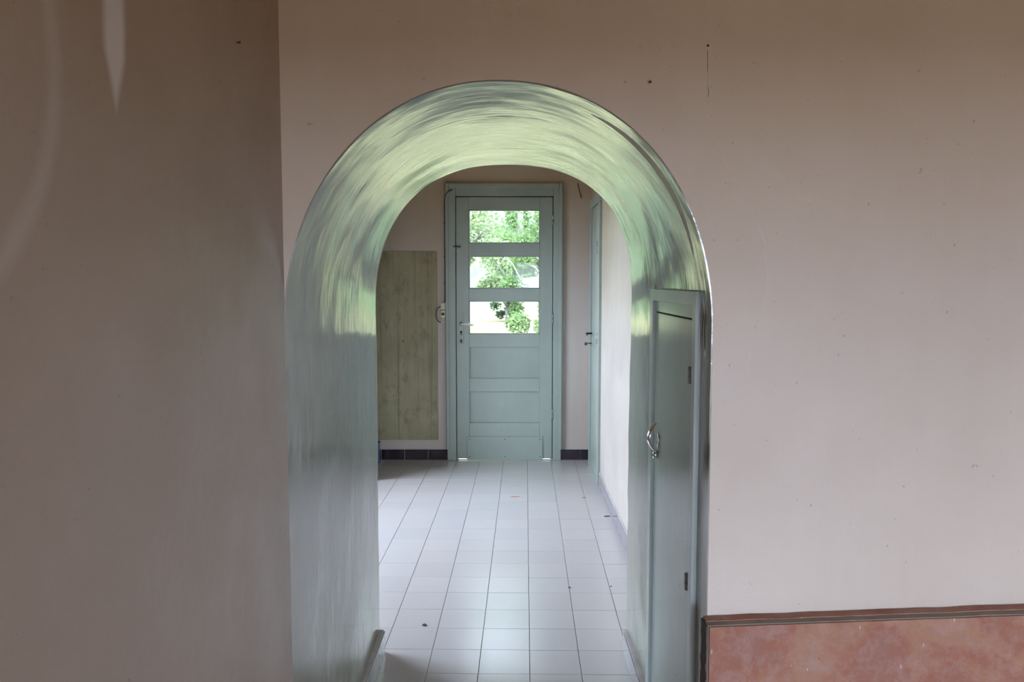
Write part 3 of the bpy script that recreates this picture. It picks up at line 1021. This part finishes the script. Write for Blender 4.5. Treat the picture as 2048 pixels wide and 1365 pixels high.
def jamb_ridge(pts, w, d):
    """trowelled ridge of filler on the right jamb, following (y, z) points"""
    bm = bmesh.new()
    rows = []
    for i, (y, z) in enumerate(pts):
        ww = w * (0.6 + 0.8 * abs(noise.noise(Vector((y * 60, z * 60, 4)))))
        dd = d * (0.5 + abs(noise.noise(Vector((y * 80, z * 45, 7))))) * math.sin(math.pi * (i + 0.4) / len(pts))
        rows.append([bm.verts.new((XR + 0.001 - h * dd, y + s_ * ww, z)) for s_, h in ((-1, -0.4), (-0.55, 0.8), (0, 1.0), (0.5, 0.7), (1, -0.4))])
    for r0, r1 in zip(rows, rows[1:]):
        for k in range(4):
            bm.faces.new((r0[k], r0[k + 1], r1[k + 1], r1[k]))
    from_bm('filler_ridge', bm, M['lining'], passage, True)
jamb_ridge(wobble([(1.915, 1.50), (1.908, 1.44), (1.914, 1.38), (1.905, 1.33)], 8, 0.008, 3), 0.011, 0.005)
jamb_ridge(wobble([(1.932, 1.48), (1.930, 1.42), (1.934, 1.36)], 8, 0.005, 6), 0.008, 0.004)
jamb_ridge(wobble([(2.605, 1.50), (2.608, 1.46), (2.604, 1.42)], 6, 0.004, 8), 0.010, 0.004)

# ------------------------------------------------------------------ small debris on the tiles
random.seed(11)
def chip(name, x, y, lx, ly, rz, mat, label, cat, h=0.006):
    bm = bmesh.new()
    n = 9
    top, bot = [], []
    for i in range(n):
        a = 2 * math.pi * i / n
        r = random.uniform(0.75, 1.1)
        px, py = lx * r * math.cos(a), ly * r * math.sin(a)
        q = (px * math.cos(rz) - py * math.sin(rz), px * math.sin(rz) + py * math.cos(rz))
        bot.append(bm.verts.new((x + q[0], y + q[1], 0.0004)))
        top.append(bm.verts.new((x + q[0] * 0.7, y + q[1] * 0.7, h * random.uniform(0.6, 1.0))))
    c = bm.verts.new((x, y, h))
    for i in range(n):
        k = (i + 1) % n
        bm.faces.new((bot[i], bot[k], top[k], top[i]))
        bm.faces.new((top[i], top[k], c))
    bm.faces.new(bot[::-1])
    o = from_bm(name, bm, mat)
    tag(o, label, cat)
chip('dry_leaf', -0.386, 3.383, 0.011, 0.010, 0.5, M['debris'], 'curled dark dry leaf on the tiles near the left jamb', 'leaf', 0.008)
chip('wood_splinter', 0.612, 5.005, 0.024, 0.007, 0.05, M['debris'], 'dark splinter lying against the right hall skirting', 'splinter', 0.007)
chip('rust_crumb', 0.021, 5.482, 0.035, 0.012, 0.1, M['rust'], 'rusty streak of crumbs on the tiles before the glazed door', 'crumb', 0.001)
chip('rust_crumb', 0.505, 5.456, 0.016, 0.016, 0.4, M['rust'], 'round rusty crumb on the tiles by the right skirting', 'crumb', 0.002)
chip('plaster_crumb', 0.285, 3.817, 0.007, 0.011, 0.2, M['debris'], 'dark crumb on a tile joint right of centre', 'crumb', 0.004)
chip('plaster_crumb', 0.492, 3.832, 0.007, 0.006, 0.9, M['debris'], 'small dark crumb on the tiles beside the right jamb end', 'crumb', 0.003)

# ------------------------------------------------------------------ garden beyond the door
def ground_z(x, y):
    if y < 7:
        return -0.15
    f = min(1.0, (y - 7) / 12.0)
    return -0.15 + 0.75 * f * f * (3 - 2 * f) + max(0.0, y - 19.5) * 0.75

def ground():
    bm = bmesh.new()
    xs = [-60, -40, -25, -15] + [-10 + i for i in range(21)] + [15, 25, 40, 60]
    ys = [-60, -40, -25, -15, -8, -3, 2, 6] + [7 + i * 0.75 for i in range(28)] + [32, 40, 60]
    g = [[bm.verts.new((x, y, ground_z(x, y) + (0.05 * noise.noise(Vector((x * .6, y * .6, 0))) if y > 8 else 0))) for x in xs] for y in ys]
    for i in range(len(ys) - 1):
        for k in range(len(xs) - 1):
            bm.faces.new((g[i][k], g[i][k + 1], g[i + 1][k + 1], g[i + 1][k]))
    o = from_bm('ground', bm, M['grass'], None, True)
    structure(o, 'pale sunlit grass rising behind the glazed door', 'ground')
ground()

def tree(name, label, x, y, h, rad, n, mat, seed, size=0.16, low=0.12, trunk_r=0.08, lean=(0, 0), limbs=()):
    rnd = random.Random(seed)
    z0 = ground_z(x, y)
    root = empty(name, (x, y, z0))
    bm = bmesh.new()
    tp = [(x + lean[0] * t, y + lean[1] * t, z0 - 0.1 + h * 0.85 * t) for t in (0, .25, .5, .75, 1)]
    tube_bm(bm, tp, [trunk_r, trunk_r * .85, trunk_r * .65, trunk_r * .45, trunk_r * .2], 8)
    t_ = from_bm('trunk', bm, M['bark'], root, True)
    for a, b in limbs:
        tube('branch', [Vector(a), (Vector(a) + Vector(b)) / 2 + Vector((0, 0, 0.06)), Vector(b)], [0.014, 0.010, 0.006], M['bark'], t_, 6)
    for i in range(7):
        s = rnd.uniform(.3, .8)
        b0 = Vector((x + lean[0] * s, y + lean[1] * s, z0 + h * .85 * s))
        an = rnd.uniform(0, 6.28)
        b1 = b0 + Vector((math.cos(an), math.sin(an), 0.55)) * rad * rnd.uniform(.5, .85)
        tube('branch', [b0, (b0 + b1) / 2 + Vector((0, 0, .05)), b1], [trunk_r * .4, trunk_r * .28, trunk_r * .12], M['bark'], t_, 6)
    # leaves in clumps
    clumps = []
    for i in range(26):
        an, rr, zz = rnd.uniform(0, 6.28), rad * math.sqrt(rnd.random()), rnd.uniform(low, 1.0)
        taper = 1.0 - 0.6 * max(0, zz - .55) / .45
        clumps.append((Vector((x + lean[0] * zz + math.cos(an) * rr * taper, y + lean[1] * zz + math.sin(an) * rr * taper, z0 + h * zz)), rad * rnd.uniform(.22, .42)))
    verts, faces = [], []
    for i in range(n):
        c, cr = clumps[i % len(clumps)]
        d = Vector((rnd.gauss(0, 1), rnd.gauss(0, 1), rnd.gauss(0, .8)))
        p_ = c + d.normalized() * cr * rnd.random() ** .45
        if p_.z < z0 + 0.05:
            p_.z = z0 + 0.05
        a = Vector((rnd.gauss(0, 1), rnd.gauss(0, 1), rnd.gauss(-.2, .6))).normalized()
        b = a.cross(Vector((rnd.gauss(0, 1), rnd.gauss(0, 1), rnd.gauss(0, 1)))).normalized()
        s = size * rnd.uniform(.6, 1.2)
        k = len(verts)
        verts += [p_ - a * s * .5, p_ + b * s * .22 , p_ + a * s * .5, p_ - b * s * .22]
        faces.append((k, k + 1, k + 2, k + 3))
    me = bpy.data.meshes.new('foliage')
    me.from_pydata([tuple(v) for v in verts], [], faces)
    f = link('foliage', me, mat, root)
    f['kind'] = 'stuff'
    tag(root, label, 'tree', None, 'trees in the garden behind the door')

tree('garden_tree', 'tall pale leafy tree seen through the upper door panes', -1.0, 16.6, 5.2, 1.25, 13000, M['leaf_b'], 1, 0.11, 0.1, 0.09, (0.2, 0))
tree('garden_tree', 'bright green tree behind the middle door pane', 0.25, 21.2, 6.5, 1.5, 16000, M['leaf_a'], 2, 0.12, 0.08, 0.10, (-0.1, 0))
tree('garden_shrub', 'dense green shrub at the right of the lowest door pane', 0.50, 14.4, 2.5, 0.66, 13000, M['leaf_a'], 3, 0.085, 0.12, 0.05, (0.05, 0),
     (((0.15, 13.7, 2.2), (-0.28, 13.7, 1.7)), ((0.15, 13.7, 1.55), (-0.15, 13.7, 2.0))))
tree('garden_shrub', 'low dark shrub behind the lowest door pane', -0.12, 18.2, 1.7, 0.5, 6000, M['leaf_c'], 4, 0.085, 0.05, 0.04)
tree('garden_tree', 'broad tree beyond the garden left of the door', -5.6, 16.5, 6.0, 2.0, 6000, M['leaf_a'], 5, 0.22, 0.08, 0.13)
tree('garden_tree', 'broad tree beyond the garden right of the door', 4.9, 16.5, 6.0, 2.0, 6000, M['leaf_b'], 6, 0.22, 0.08, 0.13)
tree('garden_tree', 'large dark tree far left in the garden', -11.5, 18.5, 7.5, 2.4, 6000, M['leaf_c'], 7, 0.26, 0.06, 0.16)
tree('garden_tree', 'large dark tree far right in the garden', 10.5, 18.5, 7.5, 2.4, 6000, M['leaf_c'], 8, 0.26, 0.06, 0.16)
tree('garden_tree', 'tall backing tree on the wooded slope at the left', -4.0, 25.0, 8.0, 2.2, 7000, M['leaf_a'], 9, 0.22, 0.06, 0.16)
tree('garden_tree', 'tall backing tree on the wooded slope at the right', 4.4, 25.5, 8.0, 2.2, 7000, M['leaf_a'], 10, 0.22, 0.06, 0.16)
tree('garden_tree', 'dark tree on the wooded slope straight behind the door', 0.1, 27.0, 8.0, 2.0, 7000, M['leaf_c'], 12, 0.2, 0.04, 0.14)
